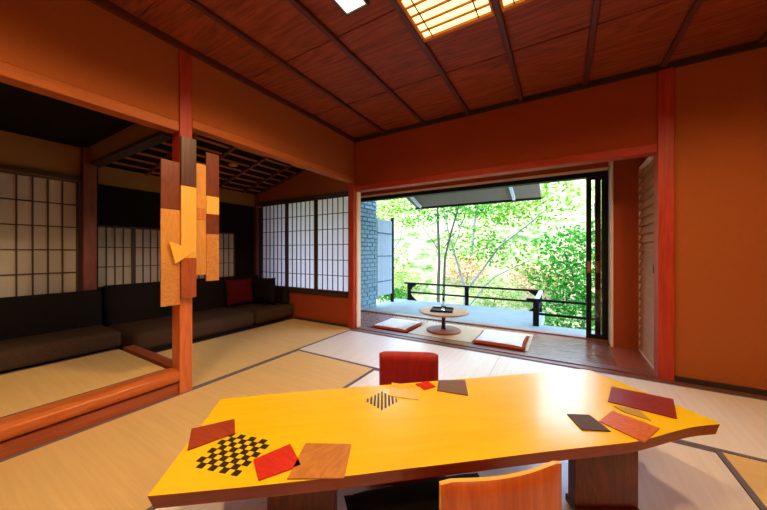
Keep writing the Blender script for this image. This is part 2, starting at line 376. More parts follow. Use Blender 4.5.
# ------------------------------------------------------------------ shoji panels
SN = [0]
def shoji(axis, p, a0, a1, z0, z1, nc, nr, pap, fw=.028):
    """axis 0: panel along x at y=p ; 1: along y at x=p. room side is -y / +x"""
    SN[0] += 1
    r = bpy.data.objects.new('window_%d' % SN[0], None); COL.objects.link(r); r['kind'] = 'structure'
    s = 1 if axis == 0 else -1
    def bx(u0, u1, zz0, zz1, d0, d1):
        q = sorted((p+s*d0, p+s*d1))
        return (u0, u1, *q, zz0, zz1) if axis == 0 else (*q, u0, u1, zz0, zz1)
    r.location = ((a0+a1)/2, p, z0) if axis == 0 else (p, (a0+a1)/2, z0)
    L = r.location.copy()
    def mk(name, boxes, mt):
        bm = B(*boxes); bmesh.ops.translate(bm, verts=bm.verts[:], vec=-L); obj(name, bm, mt, r)
    mk('frame', [bx(a0, a0+fw, z0, z1, -.015, .015), bx(a1-fw, a1, z0, z1, -.015, .015), bx(a0+fw, a1-fw, z0, z0+fw*1.3, -.015, .015), bx(a0+fw, a1-fw, z1-fw, z1, -.015, .015)], 'lattice')
    lt = []
    for i in range(1, nc):
        u = a0+fw+(a1-a0-2*fw)*i/nc; lt.append(bx(u-.005, u+.005, z0+fw, z1-fw, -.010, .003))
    for i in range(1, nr):
        z = z0+fw+(z1-z0-2*fw)*i/nr; lt.append(bx(a0+fw, a1-fw, z-.005, z+.005, -.009, .002))
    mk('lattice', lt, 'lattice')
    mk('paper_pane', [bx(a0+fw*.5, a1-fw*.5, z0+fw*.5, z1-fw*.5, .004, .006)], pap)
xs = [(-4.47, -3.84), (-3.83, -3.20), (-3.19, -2.545)]
for a, b in xs: shoji(0, YB+.03, a, b, ZS0+.013, ZS1-.006, 6, 6, 'paper')
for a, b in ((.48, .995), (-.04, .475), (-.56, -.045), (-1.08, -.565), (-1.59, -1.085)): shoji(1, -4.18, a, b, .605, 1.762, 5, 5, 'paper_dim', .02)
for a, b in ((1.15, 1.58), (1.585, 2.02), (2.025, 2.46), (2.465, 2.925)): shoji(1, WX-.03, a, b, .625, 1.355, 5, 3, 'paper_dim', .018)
struct('wall_light_block', B((-5.5, -5.4, YF, YB+1.2, -.5, 2.6)), 'plaster')  # unseen wall, added to cut daylight behind the alcove screens

# ------------------------------------------------------------------ veranda (engawa)
ZO = 2.05
struct('floor', B((-5.4, .72, YB+.101, 4.34, -.08, -.002)), 'eng')  # left end runs on out of view to block light behind the screens
struct('floor', B((-1.70, -.30, YB+.14, 4.20, -.001, .004)), 'engmat')
struct('floor', B((.45, .72, YB+.111, 4.12, -.001, .003)), 'engstep')
struct('trim_37', B((-3.95, .475, 4.34, 4.44, -.14, .012)), 'sill')
struct('ceiling', B((-5.4, .9, YB+.091, 4.34, 2.12, 2.16)), 'louver')  # left end unseen, lengthened to keep the first screen dark
struct('wall_veranda', B((-3.95, .9, 4.34, 4.46, ZO, 2.7)), 'plaster_red')
struct('trim_38', B((-3.38, .475, 4.33, 4.345, 2.012, 2.045)), 'jamb')
struct('trim_39', B((-3.38, .475, 4.345, 4.45, 1.955, 2.05)), 'black')
struct('wall_veranda', B((-5.4, -3.98, 4.35, 4.43, -.08, 2.12), (-3.54, -3.38, 4.35, 4.43, 0, 2.049)), 'plaster_beige')  # unseen walls, the gap between them shaped to light the middle screen
# right end: red panel, louvred side door
struct('wall_veranda', B((.495, .78, 4.12, 4.20, 0, 2.119)), 'plaster_red')
struct('wall_veranda', B((.478, .494, 4.10, 4.45, -.05, 2.11)), 'jamb')
struct('wall_veranda', B((.76, .80, YB+.111, 4.12, 0, 2.119)), 'dark')
d = bpy.data.objects.new('door_1', None); COL.objects.link(d); d['kind'] = 'structure'; d.location = (.73, 3.78, 0)
obj('frame', B((-.02, .02, -.34, -.325, .005, 1.95), (-.02, .02, .32, .335, .005, 1.95), (-.02, .02, -.325, .32, .005, .03), (-.02, .02, -.325, .32, 1.92, 1.95), (.012, .02, -.325, .32, .03, 1.92)), 'jamb', d)
bm = bmesh.new(); z = .035
while z < 1.90:
    v = [bm.verts.new(c) for c in ((-.026, -.324, z), (-.026, .319, z), (.004, .319, z+.084), (.004, -.324, z+.082), (.008, -.324, z), (.008, .319, z), (.008, .319, z+.082), (.008, -.324, z+.082))]
    for f in ((0, 1, 2, 3), (7, 6, 5, 4), (0, 4, 5, 1), (3, 2, 6, 7), (0, 3, 7, 4), (1, 5, 6, 2)): bm.faces.new([v[i] for i in f])
    z += .0855
obj('louvers', bm, 'louver', d)
obj('handle', B((-.03, -.0145, -.30, -.288, .86, .94)), 'black', d)
# sliding glass doors pushed to the right side: two overlapped frames
def slider(n, x0, x1, y, st):
    d = bpy.data.objects.new('door_%d' % n, None); COL.objects.link(d); d['kind'] = 'structure'; d.location = (x0, y, 0)
    w = x1-x0
    obj('frame', B((0, st, -.015, .015, .013, 1.953), (w-st, w, -.015, .015, .013, 1.953), (st, w-st, -.015, .015, .013, .06), (st, w-st, -.015, .015, 1.92, 1.953)), 'black', d)
    obj('glass_pane', B((st, w-st, -.003, .003, .06, 1.92)), 'glass', d)
    obj('handle', B((.008, st-.008, -.022, -.0155, .80, .94)), 'rbase', d)
slider(2, .262, .475, 4.365, .052)
slider(3, .352, .474, 4.402, .058)
# ------------------------------------------------------------------ deck, tiled wall, fence, rails
ZD = -.10
struct('floor', B((-3.5, -.27, 4.441, 6.48, ZD-.15, ZD), (-.27, 2.5, 4.441, 5.30, ZD-.15, ZD)), 'deck')
bm = bmesh.new(); box(bm, -3.55, -3.37, 4.44, 5.34, ZD, 2.7, 1)
z = ZD+.005; k = 0
while z < 2.62:
    y = 4.442+(0 if k % 2 else -.09); 
    while y < 5.33:
        a, b = max(y, 4.442), min(y+.172, 5.338)
        if b-a > .02:
            t = random.uniform(.012, .026); 
            v = [bm.verts.new(c) for c in ((-3.37, a, z), (-3.37, b, z), (-3.37, b, z+.076), (-3.37, a, z+.076), (-3.37+t, a+.006, z+.006), (-3.37+t, b-.006, z+.006), (-3.37+t*.6, b-.006, z+.07), (-3.37+t*.6, a+.006, z+.07))]
            for f in ((4, 5, 6, 7), (0, 1, 5, 4), (1, 2, 6, 5), (2, 3, 7, 6), (3, 0, 4, 7)): bm.faces.new([v[i] for i in f])
        y += .18
    z += .084; k += 1
struct('wall_deck_left', bm, ['tile', 'grout'])
t = thing('board_fence', 'pale blue grey board screen fence beside the tiled wall', 'fence', (-3.36, 5.70, .10))
obj('board_panel', B(*[(-.012, .012, -.345+i*.105, -.345+i*.105+.098, .0, 1.66) for i in range(6)]), 'fence', t)
for z in (.3, .85, 1.35): obj('crossbar', B((.0125, .02, -.345, .285, z, z+.02)), 'grout', t)
obj('post', B((-.03, .03, .288, .345, -.2, 1.74)), 'rail', t)
t = thing('deck_railing', 'dark wooden railing along the far edge of the grey deck', 'railing', (-1.75, 6.44, ZD))
x0, x1 = -1.38, 1.42
def rpost(x, y): return B((x-.035, x+.035, y-.03, y+.03, 0, .385))
obj('top_rail', B((x0-.12, x1+.05, -.03, .03, .385, .42)), 'rail', t, bevel=.005)
obj('mid_rail', B((x0, x1, -.014, .014, .17, .205)), 'rail', t)
for x in (x0, 0.0, x1-.02): obj('post', rpost(x, 0), 'rail', t)
for x, s in ((x0, 1), (x1-.02, -1)):
    for zz in ((.385, .20), (0.0, .17)):
        bm = bmesh.new(); z0 = zz[0]; s2 = -1 if z0 > .1 else 1
        pts = [(x+s*.035, z0), (x+s*.20, z0), (x+s*.15, z0+s2*.04), (x+s*.09, z0+s2*.08), (x+s*.035, z0+s2*.16)]
        a = [bm.verts.new((px, -.012, pz)) for px, pz in pts]; b = [bm.verts.new((px, .012, pz)) for px, pz in pts]
        bm.faces.new(a); bm.faces.new(b[::-1])
        for i in range(5): bm.faces.new((a[i], a[(i+1) % 5], b[(i+1) % 5], b[i]))
        obj('bracket', bm, 'rail', t)
t = thing('deck_railing', 'dark wooden railing stepping back and running right past the sliding door', 'railing', (-.33, 5.20, ZD))
obj('post', B((-.045, .035, -.04, .04, 0, .385)), 'rail', t)
obj('top_rail', B((-.14, 2.6, -.03, .03, .385, .42)), 'rail', t, bevel=.005)
obj('top_rail', B((-.03, .03, .031, 1.2, .385, .42)), 'fence', t)
obj('mid_rail', B((.036, 2.6, -.014, .014, .17, .205)), 'rail', t)
obj('mid_rail', B((-.014, .014, .041, 1.2, .17, .205)), 'rail', t)
for x in (1.3, 2.5): obj('post', B((x-.035, x+.035, -.03, .03, 0, .385)), 'rail', t)
# eave
bm = bmesh.new(); v = [bm.verts.new(c) for c in ((-2.96, 4.46, 2.69), (-.33, 4.46, 2.69), (-.33, 6.45, 2.10), (-2.96, 6.45, 2.10))]
u = [bm.verts.new((c.co.x, c.co.y, c.co.z+.06)) for c in v]
bm.faces.new(v[::-1]); bm.faces.new(u)
for i in range(4): bm.faces.new((v[i], v[(i+1) % 4], u[(i+1) % 4], u[i]))
struct('trim_40', bm, 'eave')
for i, x in enumerate((-2.82, -.82)):
    bm = bmesh.new(); v = [bm.verts.new(c) for c in ((x, 4.5, 2.62), (x+.05, 4.5, 2.62), (x+.05, 6.35, 2.07), (x, 6.35, 2.07))]
    u = [bm.verts.new((c.co.x, c.co.y, c.co.z+.055)) for c in v]
    bm.faces.new(v[::-1]); bm.faces.new(u)
    for k in range(4): bm.faces.new((v[k], v[(k+1) % 4], u[(k+1) % 4], u[k]))
    struct('trim_%d' % (41+i), bm, 'eavebeam')
struct('trim_43', B((-2.97, -.32, 6.43, 6.47, 2.06, 2.10)), 'black')
# ------------------------------------------------------------------ ceiling lights
for cx, lb in ((-.6125, 'slatted paper ceiling light between two ceiling ribs, nearest the square recessed lamp'), (-.0775, 'slatted paper ceiling light right of the rib, mostly cut off by the frame')):
    t = thing('ceiling_light', lb, 'ceiling light', (cx, 1.455, ZC-.0145), 0, 'slatted paper ceiling lights')
    w, l = .2455, .56
    obj('frame', B((-w, w, l-.025, l, -.012, .012), (-w, w, -l, -l+.025, -.012, .012), (-w, -w+.014, -l+.025, l-.025, -.012, .012), (w-.014, w, -l+.025, l-.025, -.012, .012)), 'lampframe', t)
    obj('diffuser', B((-w+.014, w-.014, -l+.025, l-.025, .006, .010)), 'lamp', t)
    bm = bmesh.new()
    y = -l+.09
    while y < l-.04: box(bm, -w+.014, w-.014, y-.0055, y+.0055, -.006, .005); y += .078
    obj('slats', bm, 'lampframe', t)
    obj('crossbars', B(*[(x-.004, x+.004, -l+.025, l-.025, -.0095, -.0065) for x in (-.17, .15)]), 'lampdark', t)
t = thing('recessed_light', 'small square recessed ceiling light in a dark frame', 'ceiling light', (-1.11, 1.45, ZC-.012))
obj('frame', B((-.09, .09, .075, .09, -.012, .011), (-.09, .09, -.09, -.075, -.012, .011), (-.09, -.075, -.075, .075, -.012, .011), (.075, .09, -.075, .075, -.012, .011)), 'lampdark', t)
obj('diffuser', B((-.075, .075, -.075, .075, -.002, .010)), 'lampw', t)
t = thing('recessed_light', 'small round light set in the dark sloping lattice ceiling', 'ceiling light', (-3.75, 2.37, zs(-3.75)-.045))
bm = bmesh.new(); lathe(bm, [(.055, 0), (.055, .02)], 24); obj('trim_ring', bm, 'lampframe', t)
bm = bmesh.new(); lathe(bm, [(.035, -.004), (.035, -.0005)], 24); obj('lens', bm, 'rtop', t)

# ------------------------------------------------------------------ sofas
def cushion(x0, x1, y0, y1, z0, z1, r=.04): return rbox(x0, x1, y0, y1, z0, z1, r, 4)
t = thing('sofa', 'dark charcoal sofa on the raised platform under the left paper screens', 'sofa', (-3.80, -.2, .17))
obj('seat', cushion(-.16, .33, -1.3, 1.32, .0, .16, .045), 'sofa', t, smooth=True)
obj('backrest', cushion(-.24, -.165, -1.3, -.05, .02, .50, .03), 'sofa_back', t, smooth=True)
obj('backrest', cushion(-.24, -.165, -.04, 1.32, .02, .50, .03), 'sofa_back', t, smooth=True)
t = thing('sofa', 'long low dark brown sofa behind the square post, reaching the far screens', 'sofa', (-4.0, 2.22, 0))
obj('base', B((-.48, .36, -.94, .90, 0, .05)), 'dark_and_shade', t)
obj('seat', cushion(-.35, .40, -.98, .38, .05, .235, .05), 'sofa', t, smooth=True)
obj('seat', cushion(-.35, .40, .385, 1.09, .05, .235, .05), 'sofa', t, smooth=True)
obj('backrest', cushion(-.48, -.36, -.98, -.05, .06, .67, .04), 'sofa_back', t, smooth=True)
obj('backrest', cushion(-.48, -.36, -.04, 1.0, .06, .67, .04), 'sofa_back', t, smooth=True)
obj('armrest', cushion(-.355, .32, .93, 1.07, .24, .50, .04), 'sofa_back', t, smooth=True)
def pillow(w, h, d, m, parent):
    bm = bmesh.new(); n = 12; g = {}
    for s in (1, -1):
        for i in range(n+1):
            for j in range(n+1):
                u, v = i/n*2-1, j/n*2-1
                if s == -1 and (i in (0, n) or j in (0, n)): g[s, i, j] = g[1, i, j]; continue
                th = d/2*((1-u**4)*(1-v**4))**.5
                k = 1-.07*(1-abs(v)**2)*abs(u)**3; k2 = 1-.07*(1-abs(u)**2)*abs(v)**3
                g[s, i, j] = bm.verts.new((s*th, u*w/2*k, v*h/2*k2))
    for s in (1, -1):
        for i in range(n):
            for j in range(n): 
                f = [g[s, i, j], g[s, i+1, j], g[s, i+1, j+1], g[s, i, j+1]]
                try: bm.faces.new(f if s == 1 else f[::-1])
                except ValueError: pass
    return bm
o = obj('throw_pillow', pillow(.42, .40, .13, 'redcush', None), 'redcush', None, smooth=True)
o.location = (-4.20, 2.76, .45); o.rotation_euler = (0, -.22, -.12); tag(o, 'dark red square throw pillow on the long sofa', 'pillow', 'pillows on the sofa')
o = obj('throw_pillow', pillow(.44, .42, .12, 'sofa_back', None), 'sofa_back', None, smooth=True)
o.location = (-3.96, 3.02, .45); o.rotation_euler = (0, 0, -1.45); tag(o, 'dark grey throw pillow behind the red one in the sofa corner', 'pillow', 'pillows on the sofa')

# ------------------------------------------------------------------ hanging wood panel work on the post
t = thing('wood_wall_hanging', 'patchwork hanging of mixed light and dark wood strips on the square post', 'wall hanging', (-2.40, 1.16, 1.25))
def strip(y0, y1, x, segs):
    for z1, z0, m in segs:
        obj('wood_panel', B((x, x+.014, y0-1.16, y1-1.16, z0-1.25, z1-1.25)), m, t, bevel=.0015)
strip(.985, 1.105, -.016, [(1.706, 1.357, 's_dark'), (1.356, .97, 's_tan'), (.969, .665, 's_burl')])
strip(1.107, 1.212, 0, [(1.905, 1.54, 'wenge'), (1.539, 1.005, 's_light'), (1.004, .708, 's_red')])
strip(1.214, 1.292, -.016, [(1.734, 1.388, 's_tan'), (1.387, 1.30, 's_orange'), (1.299, .873, 's_tan')])
strip(1.294, 1.395, -.014, [(1.84, 1.496, 's_dark'), (1.495, 1.353, 's_light'), (1.352, 1.193, 's_dark'), (1.192, .82, 's_burl')])
bm = bmesh.new(); pts = [(1.025, 1.127), (1.205, 1.06), (1.065, .965)]
a = [bm.verts.new((.016, y-1.16, z-1.25)) for y, z in pts]; b = [bm.verts.new((.024, y-1.16, z-1.25)) for y, z in pts]
bm.faces.new(a[::-1]); bm.faces.new(b)
for i in range(3): bm.faces.new((a[i], a[(i+1) % 3], b[(i+1) % 3], b[i]))
obj('triangle_panel', bm, 'plyedge', t)

# ------------------------------------------------------------------ low table
TH = .36
R = Vector((-.42, 1.25, 0))
top = [(-1.004, .377), (-1.375, .808), (-1.108, 1.049), (-.806, 1.313), (-.5, 1.575), (-.199, 1.838), (.10, 2.10), (.15, 2.108), (.371, 1.903), (.545, 1.735), (.548, 1.715), (.453, 1.640), (.362, 1.540), (.251, 1.413), (.18, 1.352), (-.003, 1.204), (-.091, 1.13), (-.26, .985), (-.44, .835), (-.563, .729), (-.80, .537)]
def chaikin(p, a, b):
    q = p[:a+1]
    for (x0, y0), (x1, y1) in zip(p[a:b], p[a+1:b+1]): q += [(x0*.75+x1*.25, y0*.75+y1*.25), (x0*.25+x1*.75, y0*.25+y1*.75)]
    return q+p[b:]
top = chaikin(top, 10, len(top)-1); top = chaikin(top, 11, len(top)-1)
loc = [(x-R.x, y-R.y) for x, y in top][::-1]
low = [(x*.985, y*.985) for x, y in loc]
t = thing('low_table', 'low live-edge yellow wooden table with dark inlays and two slab legs', 'table', R)
bm = bmesh.new(); prism(bm, loc, TH-.042, TH, 0, 1, low); obj('tabletop', bm, ['table', 'tedge'], t, bevel=.002)
ux, uy = math.cos(TA), math.sin(TA)
def obox(cx, cy, l, w, z0, z1, ang=TA):
    bm = bmesh.new(); box(bm, -l/2, l/2, -w/2, w/2, z0, z1)
    bmesh.ops.rotate(bm, verts=bm.verts[:], matrix=Matrix.Rotation(ang, 3, 'Z')); bmesh.ops.translate(bm, verts=bm.verts[:], vec=(cx, cy, 0)); return bm
L2 = (.145-R.x, 1.50-R.y); L1 = (-.83-R.x, .80-R.y)
for lx, ly in (L1, L2):
    g = obj('leg', obox(lx, ly, .25, .05, .03, TH-.043, .52), 'tleg', t, bevel=.003)
obj('foot', obox(L2[0], L2[1], .25, .09, 0, .029, .52), 'tleg', t, bevel=.004)
obj('foot', obox(L1[0], L1[1], .25, .09, 0, .029, .52), 'tleg', t, bevel=.004)
# chess-like inlay and striped inlay, set into the top
def quad(A, Bq, Cq, Dq, u, v): 
    return (Vector(A).lerp(Vector(Bq), u)).lerp(Vector(Dq).lerp(Vector(Cq), u), v)
A, Bq, Cq, Dq = (-1.085, .675), (-.900, .722), (-.856, .553), (-1.025, .502)
bm = bmesh.new()
for i in range(8):
    for j in range(8):
        if (i+j) % 2 == 0:
            pts = [quad(A, Bq, Cq, Dq, (i+a)/8, (j+b)/8) for a, b in ((-.04, -.04), (1.04, -.04), (1.04, 1.04), (-.04, 1.04))]
            prism(bm, [(p.x-R.x, p.y-R.y) for p in pts], TH-.001, TH+.0008)
obj('checkered_inlay', bm, 'inlay', t)
bm = bmesh.new()
cx, cy = -.715-R.x, 1.182-R.y   # stripes run roughly away from the camera
va = Vector((-.513, .858)); vb = Vector((.858, .513))
for i in range(-4, 5):
    l = (5-abs(i))/5*.085; c = Vector((cx, cy))+vb*(i*.0165)
    q = [c-vb*.0046-va*l, c+vb*.0046-va*l, c+vb*.0046+va*l, c-vb*.0046+va*l]
    prism(bm, [tuple(p) for p in q], TH-.001, TH+.0008)
obj('striped_inlay', bm, 'inlay', t)
# loose boards lying on the table
def board(pts, m, label, h=.004, lift=0):
    c = Vector((sum(p[0] for p in pts)/4, sum(p[1] for p in pts)/4))
    bm = bmesh.new(); prism(bm, [(p[0]-c.x, p[1]-c.y) for p in pts][::-1], 0, h)
    o = obj('wooden_board', bm, m, None, bevel=.0006); o.location = (c.x, c.y, TH+.0009+lift)
    tag(o, label, 'wooden board', 'thin wooden boards on the low table')
board([(-1.231, .607), (-1.152, .734), (-1.061, .678), (-1.111, .535)], 'b_dred', 'dark red-brown board at the left edge of the table beside the checkered inlay')
board([(-.873, .622), (-.831, .741), (-.718, .685), (-.781, .574)], 'b_red', 'bright red square board right of the checkered inlay')
board([(-.787, .772), (-.643, .852), (-.566, .713), (-.712, .622)], 'b_burl', 'brown swirled-grain square board overhanging the near table edge')
board([(-.765, 1.364), (-.613, 1.393), (-.569, 1.268), (-.704, 1.232)], 'b_yel', 'pale yellow board almost the colour of the table, before the red chair', .003)
board([(-.649, 1.411), (-.611, 1.476), (-.55, 1.439), (-.584, 1.376)], 'b_red', 'smallest bright red board, near the back edge of the table')
board([(-.563, 1.518), (-.44, 1.590), (-.381, 1.429), (-.528, 1.401)], 'b_brown', 'dark brown board at the back edge right of the red chair')
board([(.221, 1.895), (.45, 1.882), (.41, 1.67), (.185, 1.7)], 'b_plum', 'long dark red board at the right end of the table')
board([(.19, 1.609), (.33, 1.546), (.258, 1.401), (.132, 1.483)], 'b_orange', 'orange board with wavy grain near the right front edge')
board([(.202, 1.665), (.289, 1.683), (.316, 1.6), (.23, 1.625)], 'b_olive', 'small olive-tan board between the long dark red and wavy orange boards', .003)
board([(.022, 1.479), (.103, 1.52), (.163, 1.423), (.069, 1.378)], 'b_slate', 'dark grey-brown board left of the wavy orange board')

# ------------------------------------------------------------------ legless chairs
def chair(label, loc, rz, wm, curve, h=.44, w=.36):
    """backrest at local y=0, seat reaching towards +y"""
    t = thing('legless_chair', label, 'chair', loc, rz, 'low legless chairs at the table')
    def ply(path, th, name, mats):
        bm = bmesh.new(); n = 14; rows = []
        for k, (y, z, ny, nz) in enumerate(path):
            r1, r2 = [], []
            for i in range(n+1):
                u = i/n*2-1
                b = curve*(u*u)*min(1, max(0, (z-.04)/.1)); zz = z
                hw = w/2
                if k == len(path)-1: zz = z-.012*abs(u)**10
                r1.append(bm.verts.new((u*hw, y+b, zz))); r2.append(bm.verts.new((u*hw, y+b+ny*th, zz+nz*th)))
            rows.append((r1, r2))
        def q(a, b, c, d, mi):
            f = bm.faces.new((a, b, c, d)); f.material_index = mi; f.smooth = mi == 0
        for (a1, a2), (b1, b2) in zip(rows, rows[1:]):
            for i in range(n): q(a1[i], a1[i+1], b1[i+1], b1[i], 0); q(a2[i+1], a2[i], b2[i], b2[i+1], 0)
            q(a1[0], b1[0], b2[0], a2[0], 1); q(a1[n], a2[n], b2[n], b1[n], 1)
        for rr in (rows[0], rows[-1]):
            for i in range(n): q(rr[0][i], rr[0][i+1], rr[1][i+1], rr[1][i], 1)
        obj(name, bm, mats, t)
    ply([(-.0, h*k/8+.03*(1-k/8), 1, 0) for k in range(1, 9)], .013, 'backrest', [wm, 'plyedge' if wm == 'chair' else wm])
    ply([(.44-.44*k/6, .006, 0, 1) for k in range(7)]+[(0-.003, .03, .6, .6), (-.0, .081, 1, 0)], .013, 'seat', [wm, 'plyedge' if wm == 'chair' else wm])
    return t
def zabuton(name, label, loc, rz, w, d, h, ms, group, cat='cushion'):
    bm = bmesh.new(); n = 16; top = []; bot = []
    def P(i, j, s):
        u, v = i/n*2-1, j/n*2-1
        e = ((1-abs(u)**5)*(1-abs(v)**5))**.45
        kx = 1-.05*(1-v*v)*abs(u)**3; ky = 1-.05*(1-u*u)*abs(v)**3
        return (u*w/2*kx, v*d/2*ky, h*.42+(h*.58*e if s else -h*.42*min(1, e*1.6)))
    g = {}
    for s in (1, 0):
        for i in range(n+1):
            for j in range(n+1):
                if s == 0 and (i in (0, n) or j in (0, n)): g[s, i, j] = g[1, i, j]
                else: g[s, i, j] = bm.verts.new(P(i, j, s))
    for s in (1, 0):
        for i in range(n):
            for j in range(n):
                q = [g[s, i, j], g[s, i+1, j], g[s, i+1, j+1], g[s, i, j+1]]
                f = bm.faces.new(q if s else q[::-1]); edge = i in (0, n-1) or j in (0, n-1)
                f.material_index = 0 if (s and not edge) else len(ms)-1; f.smooth = True
    o = obj(name, bm, ms); o.location = loc; o.rotation_euler = (0, 0, rz); tag(o, label, cat, group); return o
# near chair: back faces the camera
rz = math.atan2(.256, .274)
chair('near bent plywood chair of orange-brown wood with pale curved top edge', (-.135+.02, .879-.02, 0), rz, 'chair', .030, .445, .375)
zabuton('seat_cushion', 'black square seat cushion on the near chair under the table', (-.40, 1.01, .022), rz, .60, .42, .075, ['blackcush'], 'black cushions on the chairs')
# far chair: we see the inner face of its backrest
chair('red stained plywood chair behind the table, backrest facing the camera', (-.775, 1.586, 0), PI+.45, 'chairred', .006, .462, .345)
zabuton('seat_cushion', 'black square seat cushion on the far red chair', (-.68, 1.38, .022), PI+.45, .34, .34, .06, ['blackcush'], 'black cushions on the chairs')

# ------------------------------------------------------------------ veranda furniture
t = thing('round_pedestal_table', 'small round pale wood pedestal table on the veranda', 'table', (-1.34, 3.80, .0045))
bm = bmesh.new(); lathe(bm, [(.30, .238), (.325, .250), (.328, .262), (.322, .268)], 56); obj('tabletop', bm, 'rtop', t)
bm = bmesh.new(); lathe(bm, [(.032, .027), (.026, .06), (.026, .237)], 24); obj('stem', bm, 'wenge', t, smooth=True)
bm = bmesh.new(); lathe(bm, [(.225, 0), (.228, .012), (.21, .022), (.05, .0265)], 48); obj('base', bm, 'rbase', t)
t = thing('serving_tray', 'small black square tray on the round veranda table', 'tray', (-1.36, 3.80, .273), .25)
obj('tray_base', B((-.13, .13, -.13, .13, 0, .006)), 'black', t)
obj('rim', B((-.14, .14, .13, .14, 0, .02), (-.14, .14, -.14, -.13, 0, .02), (-.14, -.13, -.13, .13, 0, .02), (.13, .14, -.13, .13, 0, .02)), 'black', t)
t = thing('glass_vase', 'clear slender glass vase standing on the black tray', 'vase', (-1.34, 3.80, .2795))
bm = bmesh.new(); lathe(bm, [(.028, 0), (.034, .02), (.034, .07), (.016, .10), (.015, .17), (.013, .17), (.013, .10), (.029, .065), (.029, .01)], 28); obj('vase_body', bm, 'glass', t, smooth=True)
bm = bmesh.new(); tube(bm, [(0, 0, .02), (.004, 0, .12), (-.012, .0, .22), (.01, .01, .30)], [.0015]*4, 5)
obj('stem', bm, 'leaf_g', t)
bm = bmesh.new()
for k in range(9):
    a = k*2.4; z = .20+.012*k; v = Vector((math.cos(a), math.sin(a), .4))*.045; c = Vector((-.005, 0, z)); s = Vector((-math.sin(a), math.cos(a), 0))*.012
    bm.faces.new([bm.verts.new(c), bm.verts.new(c+v*.5+s), bm.verts.new(c+v), bm.verts.new(c+v*.5-s)])
obj('leaves', bm, 'leaf_p', t)
zabuton('floor_cushion', 'silver-white floor cushion with orange sides left of the round veranda table', (-1.98, 3.71, 0), -.02, .56, .58, .05, ['cushtop', 'cushside'], 'silver and orange veranda cushions')
zabuton('floor_cushion', 'silver-white floor cushion with orange sides right of the round veranda table', (-.60, 3.70, .0045), .0, .56, .58, .055, ['cushtop', 'cushside'], 'silver and orange veranda cushions')

# ------------------------------------------------------------------ garden
bm = bmesh.new(); nx, ny = 50, 30; rows = []
for j in range(ny+1):
    y = 6.3+(j/ny)**1.3*34; row = []
    for i in range(nx+1):
        x = -45+i*75/nx
        z = -1.6+(max(0, y-9.5)*.62 if y < 22 else 7.75+(y-22)*.15)+.35*math.sin(x*.7+y)*(1 if y > 8 else 0)
        row.append(bm.verts.new((x, y, z)))
    rows.append(row)
for a, b in zip(rows, rows[1:]):
    for i in range(nx): bm.faces.new((a[i], a[i+1], b[i+1], b[i]))
struct('ground', bm, 'hill', smooth=True)

def leaves(blobs, n, size, rnd):
    vs, fs = [], []
    tot = sum(b[3]*b[4]*b[5] for b in blobs)
    for (cx, cy, cz, rx, ry, rz) in blobs:
        for k in range(int(n*rx*ry*rz/tot)):
            while True:
                p = Vector((rnd.uniform(-1, 1), rnd.uniform(-1, 1), rnd.uniform(-1, 1)))
                if .15 < p.length < 1: break
            c = Vector((cx+p.x*rx, cy+p.y*ry, cz+p.z*rz))
            d = Vector((rnd.gauss(0, 1), rnd.gauss(0, 1), rnd.gauss(-.2, .5))).normalized()*size*rnd.uniform(.6, 1.3)
            s = d.cross(Vector((rnd.gauss(0, 1), rnd.gauss(0, 1), rnd.gauss(0, 1)))).normalized()*d.length*.3
            i = len(vs); vs += [c-d*.5, c+s, c+d*.5, c-s]; fs.append((i, i+1, i+2, i+3))
    me = bpy.data.meshes.new('foliage'); me.from_pydata([tuple(v) for v in vs], [], fs); me.update(); return me
TN = [0]
def tree(label, loc, trunks, blobs, n, size, lm, bark='bark', name='garden_tree', cat='tree'):
    TN[0] += 1; rnd = random.Random(TN[0]*13)
    t = thing(name, label, cat, loc)
    for pts, r0 in trunks:
        bm = bmesh.new()
        P = [Vector(p) for p in pts]; Q = []
        for a, b in zip(P, P[1:]):
            for k in range(4): Q.append(a.lerp(b, k/4)+Vector((rnd.uniform(-1, 1), rnd.uniform(-1, 1), 0))*.02)
        Q.append(P[-1]); tube(bm, Q, [r0*(1-.7*i/len(Q)) for i in range(len(Q))], 7)
        obj('trunk' if r0 > .02 else 'branch', bm, bark, t, smooth=True)
    me = leaves(blobs, n, size, rnd); me.materials.append(M[lm])
    o = bpy.data.objects.new('foliage', me); COL.objects.link(o); o.parent = t
    return t
G0 = -1.7
tree('slim twin-trunked tree rising behind the middle of the deck railing', (-2.75, 7.4, G0),
     [([(0, 0, 0), (.02, 0, 2.5), (-.05, 0, 5.2)], .055), ([(.05, .1, 0), (.12, .1, 2.6), (.75, .3, 5.0)], .045), ([(.15, .1, 2.9), (.6, .2, 3.6), (1.1, .3, 3.9)], .012), ([(0, 0, 2.8), (-.5, .1, 3.5), (-.9, .2, 3.6)], .012)],
     [(.1, 0, 3.9, .9, .5, .45), (.9, .2, 4.0, .8, .5, .4), (-.6, .1, 3.7, .5, .4, .3), (.2, 0, 5.0, 1.5, .7, .7)], 1500, .10, 'leaf_g')
tree('pale-barked tree leaning right across the centre of the view', (-2.6, 9.0, G0),
     [([(0, 0, 0), (.1, 0, 1.6), (-.4, 0, 3.2), (-.7, 0, 4.8)], .05), ([(.1, 0, 1.5), (1.1, 0, 2.9), (2.6, .2, 4.2)], .035), ([(.1, 0, 1.0), (.9, .1, 2.0), (2.0, .1, 2.6)], .025), ([(-.3, 0, 2.8), (.1, 0, 3.8), (.3, 0, 5.0)], .02)],
     [(.6, 0, 4.3, 1.5, .6, .9), (1.9, .2, 4.1, 1.2, .6, .8), (.2, 0, 3.0, 1.2, .6, .6), (1.5, 0, 2.7, 1.1, .5, .5)], 2600, .11, 'leaf_y', 'barkpale')
